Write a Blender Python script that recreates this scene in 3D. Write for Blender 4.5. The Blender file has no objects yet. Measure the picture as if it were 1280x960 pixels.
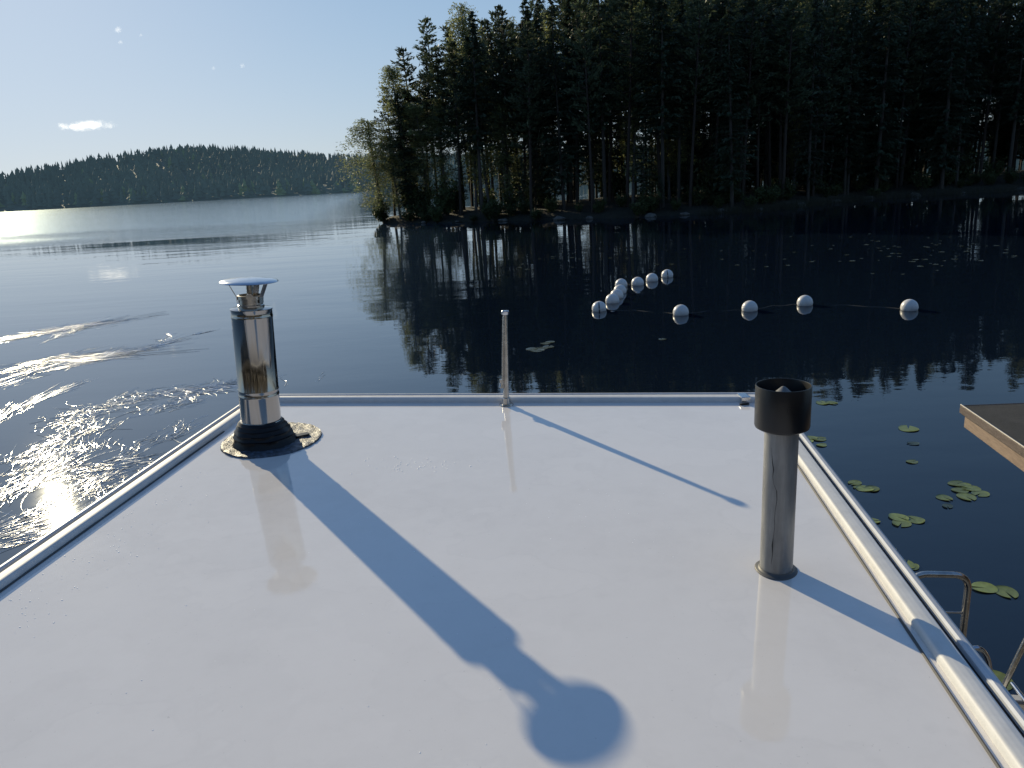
import bpy, math, random
from mathutils import Vector, Matrix, noise
random.seed(7)
C = bpy.context.scene.collection
PI = math.pi
# ------------------------------------------------------------------ camera frame
F = 960.0
CAMZ = 3.8
dn = Vector((.053, .9646, .2584)).normalized()
Zc = -dn
fwd = Vector((0, 0, 1)); Yc = (fwd - fwd.dot(Zc) * Zc).normalized(); Xc = Yc.cross(Zc)
def ray(x, y):
    v = Vector((x - 640, y - 480, F)); return Vector((Xc.dot(v), Yc.dot(v), Zc.dot(v)))
def W(x, y, z=0.0):                      # the point of the level plane z seen at (x, y) in the photo
    r = ray(x, y); return Vector((0, 0, CAMZ)) + r * ((z - CAMZ) / r.z)
def WY(x, y, Y):
    r = ray(x, y); return Vector((0, 0, CAMZ)) + r * (Y / r.y)
RN = Vector((0.0063, -0.03055, 0.99951)).normalized(); RH = 1.35
def roofz(x, y): return CAMZ - RH - (RN.x * x + RN.y * y) / RN.z
def onroof(x, y): return Vector((x, y, roofz(x, y)))

# ------------------------------------------------------------------ helpers
def tag(o, label=None, cat=None, group=None, kind=None):
    if label: o['label'] = label
    if cat: o['category'] = cat
    if group: o['group'] = group
    if kind: o['kind'] = kind
    return o
def empty(name, loc, label, cat, group=None):
    o = bpy.data.objects.new(name, None); C.objects.link(o); o.location = loc
    o.empty_display_size = .2
    return tag(o, label, cat, group)
class MB:
    def __init__(s): s.v = []; s.f = []
    def add(s, vs, fs):
        n = len(s.v); s.v += [tuple(v) for v in vs]; s.f += [tuple(i + n for i in f) for f in fs]; return s
    def box(s, c, d, M=None):
        x, y, z = d[0] / 2, d[1] / 2, d[2] / 2
        vs = [Vector((i * x, j * y, k * z)) for i in (-1, 1) for j in (-1, 1) for k in (-1, 1)]
        c = Vector(c)
        vs = [(M @ v if M else v) + c for v in vs]
        return s.add(vs, [(0, 1, 3, 2), (4, 6, 7, 5), (0, 4, 5, 1), (2, 3, 7, 6), (0, 2, 6, 4), (1, 5, 7, 3)])
    def tube(s, pts, r, n=12, caps=True):
        pts = [Vector(p) for p in pts]; k = len(pts)
        rs = r if isinstance(r, (list, tuple)) else [r] * k
        t0 = (pts[1] - pts[0]).normalized()
        a = t0.orthogonal().normalized(); vs = []
        for i, p in enumerate(pts):
            t = (pts[min(i + 1, k - 1)] - pts[max(i - 1, 0)]).normalized()
            a = (a - a.dot(t) * t).normalized(); b = t.cross(a)
            for j in range(n):
                th = 2 * PI * j / n; vs.append(p + (a * math.cos(th) + b * math.sin(th)) * rs[i])
        fs = [(i * n + j, i * n + (j + 1) % n, (i + 1) * n + (j + 1) % n, (i + 1) * n + j) for i in range(k - 1) for j in range(n)]
        if caps: fs += [tuple(range(n))[::-1], tuple((k - 1) * n + j for j in range(n))]
        return s.add(vs, fs)
    def lathe(s, prof, n=48, base=(0, 0, 0), ax=Vector((0, 0, 1)), fn=None):
        ax = Vector(ax).normalized(); a = Vector((1, 0, 0)); a = (a - a.dot(ax) * ax).normalized(); b = ax.cross(a)
        base = Vector(base); vs = []
        for (r, z) in prof:
            for j in range(n):
                th = 2 * PI * j / n
                rr, zz = fn(r, z, th) if fn else (r, z)
                vs.append(base + ax * zz + (a * math.cos(th) + b * math.sin(th)) * rr)
        k = len(prof)
        fs = [(i * n + j, i * n + (j + 1) % n, (i + 1) * n + (j + 1) % n, (i + 1) * n + j) for i in range(k - 1) for j in range(n)]
        return s.add(vs, fs)
    def build(s, name, mat, parent=None, smooth=False, off=None, bevel=0):
        if off is None: off = parent_world(parent) if parent else Vector((0, 0, 0))
        me = bpy.data.meshes.new(name)
        me.from_pydata([(v[0] - off.x, v[1] - off.y, v[2] - off.z) for v in s.v], [], s.f)
        me.validate(); me.update()
        if smooth:
            me.polygons.foreach_set('use_smooth', [True] * len(me.polygons))
        me.materials.append(mat)
        o = bpy.data.objects.new(name, me); C.objects.link(o)
        if parent: o.parent = parent
        elif off.length > 0: o.location = off
        if smooth:
            m = o.modifiers.new('edges', 'EDGE_SPLIT'); m.split_angle = math.radians(38)
        if bevel:
            m = o.modifiers.new('bevel', 'BEVEL'); m.width = bevel; m.segments = 2; m.limit_method = 'ANGLE'
        return o
def parent_world(p):
    v = Vector((0, 0, 0))
    while p: v += p.location; p = p.parent
    return v
def copy_tree(o, parent=None):
    c = o.copy(); C.objects.link(c); c.parent = parent
    for ch in [x for x in list(C.objects) if x.parent == o]: copy_tree(ch, c)
    return c

# ------------------------------------------------------------------ materials
class N:
    def __init__(s, name):
        s.m = bpy.data.materials.new(name); s.m.use_nodes = True
        s.t = s.m.node_tree; s.b = s.t.nodes['Principled BSDF']; s.out = s.t.nodes['Material Output']
    def n(s, typ, **k):
        x = s.t.nodes.new(typ)
        for a, v in k.items():
            if a in x.inputs.keys(): x.inputs[a].default_value = v
            else: setattr(x, a, v)
        return x
    def l(s, a, b): s.t.links.new(a, b)
    def noise(s, scale, detail=4, rough=.5, vec=None, sc=None):
        x = s.n('ShaderNodeTexNoise'); x.inputs['Scale'].default_value = scale; x.inputs['Detail'].default_value = detail
        x.inputs['Roughness'].default_value = rough
        if vec is None:
            vec = s.n('ShaderNodeTexCoord').outputs['Object']
        if sc:
            mp = s.n('ShaderNodeMapping'); mp.inputs['Scale'].default_value = sc; s.l(vec, mp.inputs['Vector']); vec = mp.outputs['Vector']
        s.l(vec, x.inputs['Vector']); return x.outputs['Fac']
    def ramp(s, fac, stops):
        x = s.n('ShaderNodeValToRGB'); e = x.color_ramp.elements
        while len(e) < len(stops): e.new(.5)
        for el, (p, c) in zip(e, stops):
            el.position = p; el.color = (c[0], c[1], c[2], 1) if isinstance(c, (tuple, list)) else (c, c, c, 1)
        s.l(fac, x.inputs['Fac']); return x.outputs['Color']
    def math(s, op, a, b=None, c=None):
        x = s.n('ShaderNodeMath', operation=op)
        for i, v in enumerate((a, b, c)):
            if v is None: continue
            if isinstance(v, (int, float)): x.inputs[i].default_value = v
            else: s.l(v, x.inputs[i])
        return x.outputs[0]
    def bump(s, h, dist, strength=1, normal=None):
        x = s.n('ShaderNodeBump'); x.inputs['Strength'].default_value = strength
        if isinstance(dist, (int, float)): x.inputs['Distance'].default_value = dist
        else: s.l(dist, x.inputs['Distance'])
        s.l(h, x.inputs['Height'])
        if normal: s.l(normal, x.inputs['Normal'])
        return x.outputs['Normal']
    def set(s, **k):
        for a, v in k.items():
            i = s.b.inputs[a.replace('_', ' ')]
            if isinstance(v, (int, float, tuple)): i.default_value = v
            else: s.l(v, i)
        return s
def col(c): return (c[0], c[1], c[2], 1)
def simple(name, c, rough=.5, metal=0., var=.12, scale=8, bump=0., sc=None, **k):
    q = N(name)
    f = q.noise(scale, 5, .6, sc=sc)
    q.set(Base_Color=q.ramp(f, [(.3, tuple(x * (1 - var) for x in c)), (.7, tuple(min(1, x * (1 + var)) for x in c))]),
          Roughness=q.math('ADD', q.math('MULTIPLY', f, .12), rough - .06), Metallic=metal)
    if bump: q.set(Normal=q.bump(f, bump))
    q.set(**k)
    return q.m

# roof: glossy white gelcoat, faint dirt
q = N('roof_gelcoat')
f1 = q.noise(1.3, 5, .6); f2 = q.noise(9, 6, .7); f3 = q.noise(160, 2, .5); f4 = q.noise(38, 3, .6)
dirt = q.math('MULTIPLY', q.math('ADD', f1, f2), .5)
g1_ = q.noise(1.7, 3, .45, sc=(1, 1.3, 1)); g2_ = q.noise(5.5, 4, .6); sp_ = q.noise(95, 2, .5)
ring = q.ramp(q.math('ADD', q.math('MULTIPLY', g1_, .8), q.math('MULTIPLY', g2_, .2)), [(.455, 1.), (.47, .965), (.478, .985), (.60, .985), (.61, 1.)])     # rims of dried puddles
spk = q.ramp(sp_, [(.235, .84), (.27, 1.)])                                                      # specks of grime
mk = q.n('ShaderNodeMix', data_type='RGBA', blend_type='MULTIPLY'); mk.inputs[0].default_value = 1; q.l(ring, mk.inputs[6]); q.l(spk, mk.inputs[7])
mk2 = q.n('ShaderNodeMix', data_type='RGBA', blend_type='MULTIPLY'); mk2.inputs[0].default_value = 1; q.l(mk.outputs[2], mk2.inputs[7])
q.l(q.ramp(dirt, [(.36, (.75, .715, .69)), (.5, (.785, .75, .725)), (.62, (.80, .765, .74))]), mk2.inputs[6])
q.set(Base_Color=mk2.outputs[2],
      Roughness=q.math('ADD', q.math('MULTIPLY', f1, .05), .01), IOR=1.85)
h = q.math('ADD', q.math('MULTIPLY', f2, .00022), q.math('MULTIPLY', f4, .00004))
q.set(Normal=q.bump(h, 1.0, 1))
M_roof = q.m
M_alu = simple('anodised_aluminium', (.52, .54, .58), .5, .15, .08, 14, Specular_IOR_Level=.2)
M_alutrim = simple('painted_aluminium', (.67, .665, .655), .55, .0, .06, 22, Specular_IOR_Level=.2)
M_rubber = simple('black_rubber', (.007, .007, .009), .38, 0, .3, 30, .0006, Specular_IOR_Level=.3)
M_groove = simple('groove_rubber', (.01, .01, .012), .6, 0, .3, 30)
M_wallw = simple('cabin_panel', (.6, .6, .58), .5, 0, .05, 3)
M_pont = simple('pontoon_plastic', (.05, .05, .055), .5, 0, .2, 4)
M_steel = simple('polished_steel', (.40, .385, .37), .11, 1, .06, 5, sc=(12, 12, .6))
M_steelbr = simple('brushed_steel', (.52, .5, .47), .26, 1, .2, 22)
M_capst = simple('cap_steel', (.6, .62, .66), .2, 1, .1, 20)
# grey vent pipe with a crack-like dark scratch and streaks
q = N('grey_zinc_pipe')
co = q.n('ShaderNodeTexCoord').outputs['Object']
f = q.noise(10, 6, .65, vec=co, sc=(3, 3, .4)); g = q.noise(3, 4, .6, vec=co)
base = q.ramp(q.math('MULTIPLY', q.math('ADD', f, g), .5), [(.35, (.15, .15, .15)), (.5, (.25, .25, .245)), (.65, (.36, .36, .35))])
q.set(Base_Color=base, Roughness=.42, Metallic=.35, Normal=q.bump(f, .001))
M_zinc = q.m
M_plastic = simple('black_plastic_hood', (.006, .0065, .008), .36, 0, .3, 6, .0005)
M_crack = simple('dark_crack', (.03, .03, .03), .7, 0, .2, 30)
q = N('bitumen_flange')
f = q.noise(40, 6, .7)
q.set(Base_Color=q.ramp(f, [(.35, (.02, .024, .028)), (.52, (.065, .082, .11)), (.72, (.15, .19, .26))]), Roughness=.45, Metallic=.0, Specular_IOR_Level=.35, Normal=q.bump(f, .006))
M_flange = q.m
# felt roof
q = N('mineral_felt')
f = q.noise(260, 3, .7); g = q.noise(5, 5, .6)
q.set(Base_Color=q.ramp(q.math('ADD', q.math('MULTIPLY', f, .75), q.math('MULTIPLY', g, .25)), [(.38, (.012, .012, .012)), (.55, (.045, .043, .04)), (.68, (.13, .12, .11))]), Roughness=.85, Normal=q.bump(f, .004))
M_felt = q.m
def wood(name, a, b, rough=.6, s=(1, 1, 1)):
    q = N(name); f = q.noise(9, 6, .65, sc=s); g = q.noise(60, 3, .6, sc=s)
    q.set(Base_Color=q.ramp(q.math('ADD', q.math('MULTIPLY', f, .7), q.math('MULTIPLY', g, .3)), [(.36, a), (.62, b)]), Roughness=rough, Normal=q.bump(g, .002))
    return q.m
M_woodd = wood('stained_fascia', (.05, .033, .028), (.09, .062, .052), .45, (6, .6, 6))
M_woodl = wood('larch_fascia', (.13, .085, .062), (.24, .17, .125), .55, (6, .6, 6))
M_plank = wood('weathered_plank', (.10, .10, .10), (.24, .235, .22), .8, (1, 10, 4))
M_trimpale = simple('pale_edge', (.45, .42, .38), .5, .2, .1, 20)
M_buoy = simple('buoy_plastic', (.62, .61, .60), .38, 0, .08, 6)
M_buoyd = simple('buoy_band', (.05, .05, .055), .5, 0, .2, 8)
M_rope = simple('rope', (.06, .06, .055), .8, 0, .3, 40)
# leaves
def leafmat(name, c, trans=.3, rough=.55, var=.45, scale=.6, spec=.3):
    q = N(name); f = q.noise(scale, 4, .6); oi = q.n('ShaderNodeObjectInfo').outputs['Random']
    fac = q.math('ADD', q.math('MULTIPLY', f, .7), q.math('MULTIPLY', oi, .3))
    cr = q.ramp(fac, [(.25, tuple(x * (1 - var) for x in c)), (.75, tuple(x * (1 + var) for x in c))])
    q.set(Base_Color=cr, Roughness=rough, Specular_IOR_Level=spec)
    tr = q.n('ShaderNodeBsdfTranslucent'); q.l(cr, tr.inputs['Color'])
    mx = q.n('ShaderNodeMixShader'); mx.inputs[0].default_value = trans
    q.l(q.b.outputs[0], mx.inputs[1]); q.l(tr.outputs[0], mx.inputs[2]); q.l(mx.outputs[0], q.out.inputs['Surface'])
    return q.m
M_pine = leafmat('pine_needles', (.075, .098, .056), .38)
M_spruce = leafmat('spruce_needles', (.045, .066, .040), .32)
M_birch = leafmat('birch_leaves', (.23, .25, .11), .55)
M_bush = leafmat('shrub_leaves', (.06, .08, .03), .3)
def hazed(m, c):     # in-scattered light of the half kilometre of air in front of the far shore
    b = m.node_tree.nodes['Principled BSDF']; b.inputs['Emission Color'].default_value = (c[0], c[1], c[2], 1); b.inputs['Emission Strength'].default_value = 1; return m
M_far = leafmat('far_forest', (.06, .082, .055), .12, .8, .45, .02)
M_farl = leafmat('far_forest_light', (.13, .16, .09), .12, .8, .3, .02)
M_pbark = wood('pine_bark', (.02, .016, .014), (.05, .034, .024), .85, (8, 8, 1))
M_sbark = wood('spruce_bark', (.03, .026, .022), (.07, .06, .05), .9, (8, 8, 1))
M_bbark = wood('birch_bark', (.04, .037, .034), (.13, .125, .12), .6, (2, 2, 14))
M_pad = leafmat('lily_leaf', (.15, .19, .055), .08, .32, .5, 3.5, .6)
M_padfar = leafmat('far_lily_leaf', (.07, .085, .06), .1, .25, .3, 2, .8)
M_padsub = simple('sunken_leaf', (.035, .055, .045), .4, 0, .3, 8)
q = N('floating_grass_blade')
f = q.noise(3, 3, .5)
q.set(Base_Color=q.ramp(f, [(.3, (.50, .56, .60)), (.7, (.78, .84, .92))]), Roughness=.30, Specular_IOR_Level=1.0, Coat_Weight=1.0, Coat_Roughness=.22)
M_grass = q.m
q = N('forest_floor'); f = q.noise(.5, 6, .7)
q.set(Base_Color=q.ramp(f, [(.35, (.007, .009, .005)), (.65, (.020, .019, .012))]), Roughness=.9, Normal=q.bump(f, .3))
M_ground = q.m
M_stone = simple('shore_granite', (.085, .085, .08), .8, 0, .35, 2.5, .05)
M_reed = leafmat('reed_leaf', (.035, .037, .02), .3)
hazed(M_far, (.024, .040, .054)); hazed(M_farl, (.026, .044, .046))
# water
q = N('lake_water')
co = q.n('ShaderNodeTexCoord').outputs['Object']
sp = q.n('ShaderNodeSeparateXYZ'); q.l(co, sp.inputs[0]); X_, Y_ = sp.outputs[0], sp.outputs[1]
patch = q.noise(.02, 3, .55, vec=co, sc=(.6, 1.6, 1))
def sstep(v, a, b):
    m = q.n('ShaderNodeMapRange', interpolation_type='SMOOTHSTEP'); m.inputs['From Min'].default_value = a; m.inputs['From Max'].default_value = b
    q.l(v, m.inputs['Value']); return m.outputs['Result']
# sheltered bay (right of the point) stays calm, the open lake is ruffled
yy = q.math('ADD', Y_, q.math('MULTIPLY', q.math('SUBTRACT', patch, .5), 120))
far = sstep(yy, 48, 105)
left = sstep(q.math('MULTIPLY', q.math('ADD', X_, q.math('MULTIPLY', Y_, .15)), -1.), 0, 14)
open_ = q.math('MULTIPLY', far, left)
na = q.noise(.9, 3, .5, vec=co, sc=(.55, 1.15, 1)); nb = q.noise(4.2, 3, .55, vec=co, sc=(.7, 1.2, 1)); nc = q.noise(.22, 2, .5, vec=co, sc=(.4, 1.4, 1))
calm = sstep(patch, .36, .62)
amp = q.math('ADD', .35, q.math('MULTIPLY', calm, .65))
hh = q.math('ADD', q.math('ADD', q.math('MULTIPLY', na, .0085), q.math('MULTIPLY', nb, .0012)), q.math('MULTIPLY', nc, .03))
hh = q.math('MULTIPLY', hh, amp)
n2 = q.noise(2.2, 4, .65, vec=co, sc=(.8, 1.1, 1))
hh = q.math('ADD', hh, q.math('MULTIPLY', q.math('ADD', q.math('MULTIPLY', n2, .028), q.math('MULTIPLY', q.noise(.7, 3, .6, vec=co, sc=(.7, 1.2, 1)), .05)), open_))
bc = q.n('ShaderNodeMix', data_type='RGBA'); q.l(open_, bc.inputs[0]); bl = q.n('ShaderNodeMix', data_type='RGBA'); q.l(sstep(q.math('MULTIPLY', X_, -1.), .5, 7), bl.inputs[0]); bl.inputs[6].default_value = (.005, .010, .020, 1); bl.inputs[7].default_value = (.026, .046, .074, 1); q.l(bl.outputs[2], bc.inputs[6]); bc.inputs[7].default_value = (.50, .62, .74, 1)  # paler base on the left and open lake stands in for reflected sky
near_l = q.math('MULTIPLY', sstep(q.math('MULTIPLY', X_, -1.), 2.2, 5), q.math('SUBTRACT', 1., sstep(Y_, 9, 17)))
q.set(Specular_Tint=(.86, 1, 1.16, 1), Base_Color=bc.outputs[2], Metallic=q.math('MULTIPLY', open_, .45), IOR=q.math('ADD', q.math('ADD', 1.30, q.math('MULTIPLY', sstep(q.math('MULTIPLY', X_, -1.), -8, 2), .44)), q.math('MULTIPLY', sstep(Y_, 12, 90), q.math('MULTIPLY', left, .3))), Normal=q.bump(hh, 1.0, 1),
      Roughness=q.math('ADD', q.math('ADD', .012, q.math('MULTIPLY', near_l, .022)), q.math('MULTIPLY', open_, .085)))
M_water = q.m
# cloud
q = N('cloud_vapour'); q.t.nodes.remove(q.b)
co = q.n('ShaderNodeTexCoord').outputs['Generated']
v = q.n('ShaderNodeVectorMath', operation='SUBTRACT'); q.l(co, v.inputs[0]); v.inputs[1].default_value = (.5, .5, .45)
ln = q.n('ShaderNodeVectorMath', operation='LENGTH'); q.l(v.outputs[0], ln.inputs[0])
f = q.noise(.03, 6, .62)
dn_ = q.math('SUBTRACT', q.math('MULTIPLY', f, 1.7), q.math('ADD', .50, q.math('MULTIPLY', ln.outputs['Value'], 1.05)))
vs_ = q.n('ShaderNodeVolumeScatter'); vs_.inputs['Color'].default_value = (1, .99, .97, 1); vs_.inputs['Anisotropy'].default_value = .35
den = q.math('MULTIPLY', q.math('MAXIMUM', dn_, 0.0), .045); q.l(den, vs_.inputs['Density'])
em = q.n('ShaderNodeEmission'); em.inputs['Color'].default_value = (1, .97, .94, 1); q.l(q.math('MULTIPLY', den, .55), em.inputs['Strength'])   # stands for the many scatterings inside a cloud
ad = q.n('ShaderNodeAddShader'); q.l(vs_.outputs[0], ad.inputs[0]); q.l(em.outputs[0], ad.inputs[1]); q.l(ad.outputs[0], q.out.inputs['Volume'])
M_cloud = q.m

# ------------------------------------------------------------------ world, sun, camera
EL, AZ = 19.5, -32.6
SKY_T = (1.32, 1.74, 2.42); SKY_K = (.118, .105, .091)
w = bpy.data.worlds.new('World'); bpy.context.scene.world = w; w.use_nodes = True
nt = w.node_tree; bg = nt.nodes['Background']
sky = nt.nodes.new('ShaderNodeTexSky'); sky.sky_type = 'NISHITA'; sky.sun_disc = False
sky.sun_elevation = math.radians(EL); sky.sun_rotation = math.radians(AZ)
sky.altitude = 100; sky.air_density = 1.0; sky.dust_density = .25; sky.ozone_density = 1.5
def vm(op, a, b):
    x = nt.nodes.new('ShaderNodeVectorMath'); x.operation = op
    for i, v in enumerate((a, b)):
        if isinstance(v, tuple): x.inputs[i].default_value = v
        else: nt.links.new(v, x.inputs[i])
    return x.outputs[0]
tint = vm('MULTIPLY', sky.outputs[0], SKY_T)                        # white balance, then a soft shoulder for the bright part around the sun
bal = vm('DIVIDE', tint, vm('ADD', vm('MULTIPLY', tint, SKY_K), (1., 1., 1.)))
nt.links.new(bal, bg.inputs[0]); bg.inputs[1].default_value = .10
sl = bpy.data.lights.new('sun', 'SUN'); sl.energy = 5.0; sl.angle = math.radians(.53); sl.color = (1, .86, .58)
so = bpy.data.objects.new('sun', sl); C.objects.link(so); so['kind'] = 'structure'
e_, a_ = math.radians(EL), math.radians(AZ)
sd = Vector((math.cos(e_) * math.sin(a_), math.cos(e_) * math.cos(a_), math.sin(e_)))
so.rotation_euler = sd.to_track_quat('Z', 'Y').to_euler(); so.location = (-20, 30, 30)
cd = bpy.data.cameras.new('camera'); co_ = bpy.data.objects.new('camera', cd); C.objects.link(co_)
cd.sensor_width = 36; cd.lens = 27; cd.clip_start = .05; cd.clip_end = 12000
m3 = Matrix(((Xc.x, -Xc.y, -Xc.z), (Yc.x, -Yc.y, -Yc.z), (Zc.x, -Zc.y, -Zc.z)))
co_.matrix_world = Matrix.Translation((0, 0, CAMZ)) @ m3.to_4x4()
bpy.context.scene.camera = co_
sc = bpy.context.scene
sc.view_settings.view_transform = 'Standard'; sc.view_settings.look = 'None'; sc.view_settings.exposure = 0
sc.cycles.max_bounces = 6; sc.cycles.volume_bounces = 1; sc.cycles.transparent_max_bounces = 24; sc.cycles.sample_clamp_indirect = 4

# ------------------------------------------------------------------ setting
wb = MB().add([(-7000, -3000, 0), (7000, -3000, 0), (7000, 9000, 0), (-7000, 9000, 0)], [(0, 1, 2, 3)])
tag(wb.build('water', M_water), kind='structure')
tag(MB().add([(-7000, -3000, -6), (7000, -3000, -6), (7000, 9000, -6), (-7000, 9000, -6)], [(0, 1, 2, 3)]).build('lake_bed', M_ground), kind='structure')

# wooded point
FR = [(-12.6, 82.2), (-11, 80), (-7, 76.5), (-.7, 73), (5.5, 69.5), (11.6, 66.7), (17, 66), (22, 66.3), (28, 71), (34, 76), (42, 77), (51, 76.5), (66, 74), (85, 72), (110, 66), (150, 50)]
BK = [(-12.8, 83), (-12.2, 85.5), (-9, 90), (-3, 95), (4, 99), (12, 103), (19, 106), (26, 109), (34, 112), (42, 115), (50, 118), (60, 120), (74, 122), (92, 124), (120, 126), (170, 126)]
def lerp_poly(P, t):
    t = max(0, min(1, t)) * (len(P) - 1); i = min(int(t), len(P) - 2); u = t - i
    return Vector((P[i][0] * (1 - u) + P[i + 1][0] * u, P[i][1] * (1 - u) + P[i + 1][1] * u))
def land(t, s):
    a = lerp_poly(FR, t); b = lerp_poly(BK, t); p = a.lerp(b, s)
    d = min(s, 1 - s) * (b - a).length
    z = -.25 + .75 * (1 - math.exp(-d / 1.1)) + .9 * (1 - math.exp(-d / 12))
    j = noise.noise(Vector((p.x * .35, p.y * .35, 0)))
    z += .25 * j * min(1, d)
    if d < .5: p = p + Vector((noise.noise(Vector((p.x * .8, 3, 0))) * .5, noise.noise(Vector((p.x * .8, 9, 0))) * .6))
    return Vector((p.x, p.y, z))
mb = MB(); nt_, ns = 150, 26
ss = [0, .006, .015, .03, .05, .08] + [.12 + .76 * k / (ns - 13) for k in range(ns - 12)] + [.92, .95, .97, .985, .994, 1]
for i in range(nt_):
    for s in ss: mb.v.append(tuple(land(i / (nt_ - 1), s)))
k = len(ss)
mb.f = [(i * k + j, (i + 1) * k + j, (i + 1) * k + j + 1, i * k + j + 1) for i in range(nt_ - 1) for j in range(k - 1)]
tag(mb.build('wooded_point_ground', M_ground, smooth=True), kind='structure')

# far hill across the lake
def hillz(x, y):
    yr = 560 + (x + 120) * -.06 + 14 * noise.noise(Vector((x * .006, 0, 5)))
    d = y - yr
    if d < 0: return -1.5
    base = 1.2 * (1 - math.exp(-d / 8)) + 15 * (1 - math.exp(-d / 160))
    g1 = 24 * math.exp(-((x + 320) / 130) ** 2 - ((y - 860) / 150) ** 2)
    g2 = 8 * math.exp(-((x + 90) / 230) ** 2 - ((y - 900) / 170) ** 2)
    g3 = 9 * math.exp(-((x + 420) / 150) ** 2 - ((y - 760) / 120) ** 2)
    return -.4 + base + g1 + g2 + g3
mb = MB(); nx, ny = 110, 44
for i in range(nx):
    for j in range(ny):
        x = -1100 + i * 2000 / (nx - 1); y = 480 + 660 * (j / (ny - 1)) ** 1.4
        mb.v.append((x, y, hillz(x, y)))
mb.f = [(i * ny + j, (i + 1) * ny + j, (i + 1) * ny + j + 1, i * ny + j + 1) for i in range(nx - 1) for j in range(ny - 1)]
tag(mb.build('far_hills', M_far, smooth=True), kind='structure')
def jag_tree(mb, x, y, z, h, r, spr):
    n = 6; lv = 5 if spr else 4
    for k in range(lv):
        a = k / lv; z0 = z + h * (.12 + .8 * a); z1 = z + h * (.12 + .88 * (a + 1.5 / lv)) if k < lv - 1 else z + h
        rr = r * ((1 - a) ** (.9 if spr else .45)) * random.uniform(.75, 1.2)
        ph = random.random() * 6
        ox, oy = (0, 0) if spr else (random.uniform(-.3, .3) * r, random.uniform(-.3, .3) * r)
        vs = [(x + ox + rr * math.cos(ph + 2 * PI * j / n) * random.uniform(.6, 1.2), y + oy + rr * math.sin(ph + 2 * PI * j / n), z0 + random.uniform(-.4, .4)) for j in range(n)] + [(x + ox * .5, y, z1)]
        mb.add(vs, [(j, (j + 1) % n, n) for j in range(n)])
ma, mc = MB(), MB()
for _ in range(13500):
    x = random.uniform(-820, 700); y = 545 + 420 * random.random() ** 1.7
    z = hillz(x, y)
    if z < .3 or x / y > .95: continue
    h = random.uniform(10, 15) if z > 1.2 else random.uniform(4, 10)
    spr = random.random() < .6
    light = (not spr) and random.random() < (.5 if z < 3 else .1)
    jag_tree(mc if light else ma, x, y, z - .5, h * (.8 if light else 1), random.uniform(2.0, 3.2) * (1 if spr else 1.25), spr)
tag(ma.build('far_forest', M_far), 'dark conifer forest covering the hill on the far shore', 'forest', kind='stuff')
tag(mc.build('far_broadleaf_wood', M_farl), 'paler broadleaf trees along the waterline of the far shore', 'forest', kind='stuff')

# ------------------------------------------------------------------ trees
def spray(mb, c, d, L, wd, droop=0.):
    d = d.normalized(); s = d.cross(Vector((random.gauss(0, .5), random.gauss(0, .5), 1))).normalized() * wd * .5
    a = c - d * L * .45; b = c + d * L * .55 + Vector((0, 0, -droop)); m = (a + b) * .5
    mb.add([a, m + s, b, m - s], [(0, 1, 2, 3)])
def rdir(): return Vector((random.gauss(0, 1), random.gauss(0, 1), random.gauss(0, 1))).normalized()
def trunk(mb, H, r0, bend, seg=9):
    pts = []; ph = random.random() * 6
    for i in range(seg):
        t = i / (seg - 1); pts.append(Vector((bend * math.sin(t * 2.2 + ph) - bend * math.sin(ph), bend * math.cos(t * 1.7 + ph) - bend * math.cos(ph), H * t - (.3 if i == 0 else 0))))
    mb.tube(pts, [r0 * (1 - t / (seg - 1)) ** .8 + .02 for t in range(seg)], 7)
    return lambda z: pts[min(seg - 1, max(0, int(z / H * (seg - 1))))].lerp(pts[min(seg - 1, max(0, int(z / H * (seg - 1))) + 1)], z / H * (seg - 1) % 1)
def make_pine(idx):
    H = 20; T, L = MB(), MB(); ax = trunk(T, H, .12, .3)
    z = H * random.uniform(.34, .46)
    while z < H - .25:
        t = (z - H * .36) / (H * .64)
        nb = random.randint(4, 6)
        for k in range(nb):
            Lb = (2.1 * (1 - max(t, 0) ** 1.9) + .22) * random.uniform(.45, 1.2)
            if t < .25: Lb *= random.choice((.4, .8, 1))
            a = random.random() * 2 * PI; o = ax(z); up = random.uniform(-.05, .35) + .3 * max(t, 0)
            e = o + Vector((math.cos(a) * Lb, math.sin(a) * Lb, up * Lb))
            T.tube([o, e], [.03, .01], 3, False)
            if t < .12 and random.random() < .5: continue
            for c in range(int(6 + 12 * Lb)):
                u = random.uniform(.3, 1.05); cc = o.lerp(e, u) + rdir() * .2
                d = Vector((math.cos(a), math.sin(a), random.uniform(.1, .9))) + rdir() * .8
                spray(L, cc, d, random.uniform(.28, .58), random.uniform(.12, .24))
        z += random.uniform(.42, .72)
    z = H * .12
    while z < H * .4:                                   # dead snags
        a = random.random() * 6.3; o = ax(z); T.tube([o, o + Vector((math.cos(a), math.sin(a), random.uniform(-.3, .2))) * random.uniform(.3, 1.1)], [.02, .006], 3, False); z += random.uniform(.25, .7)
    return T, L
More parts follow.
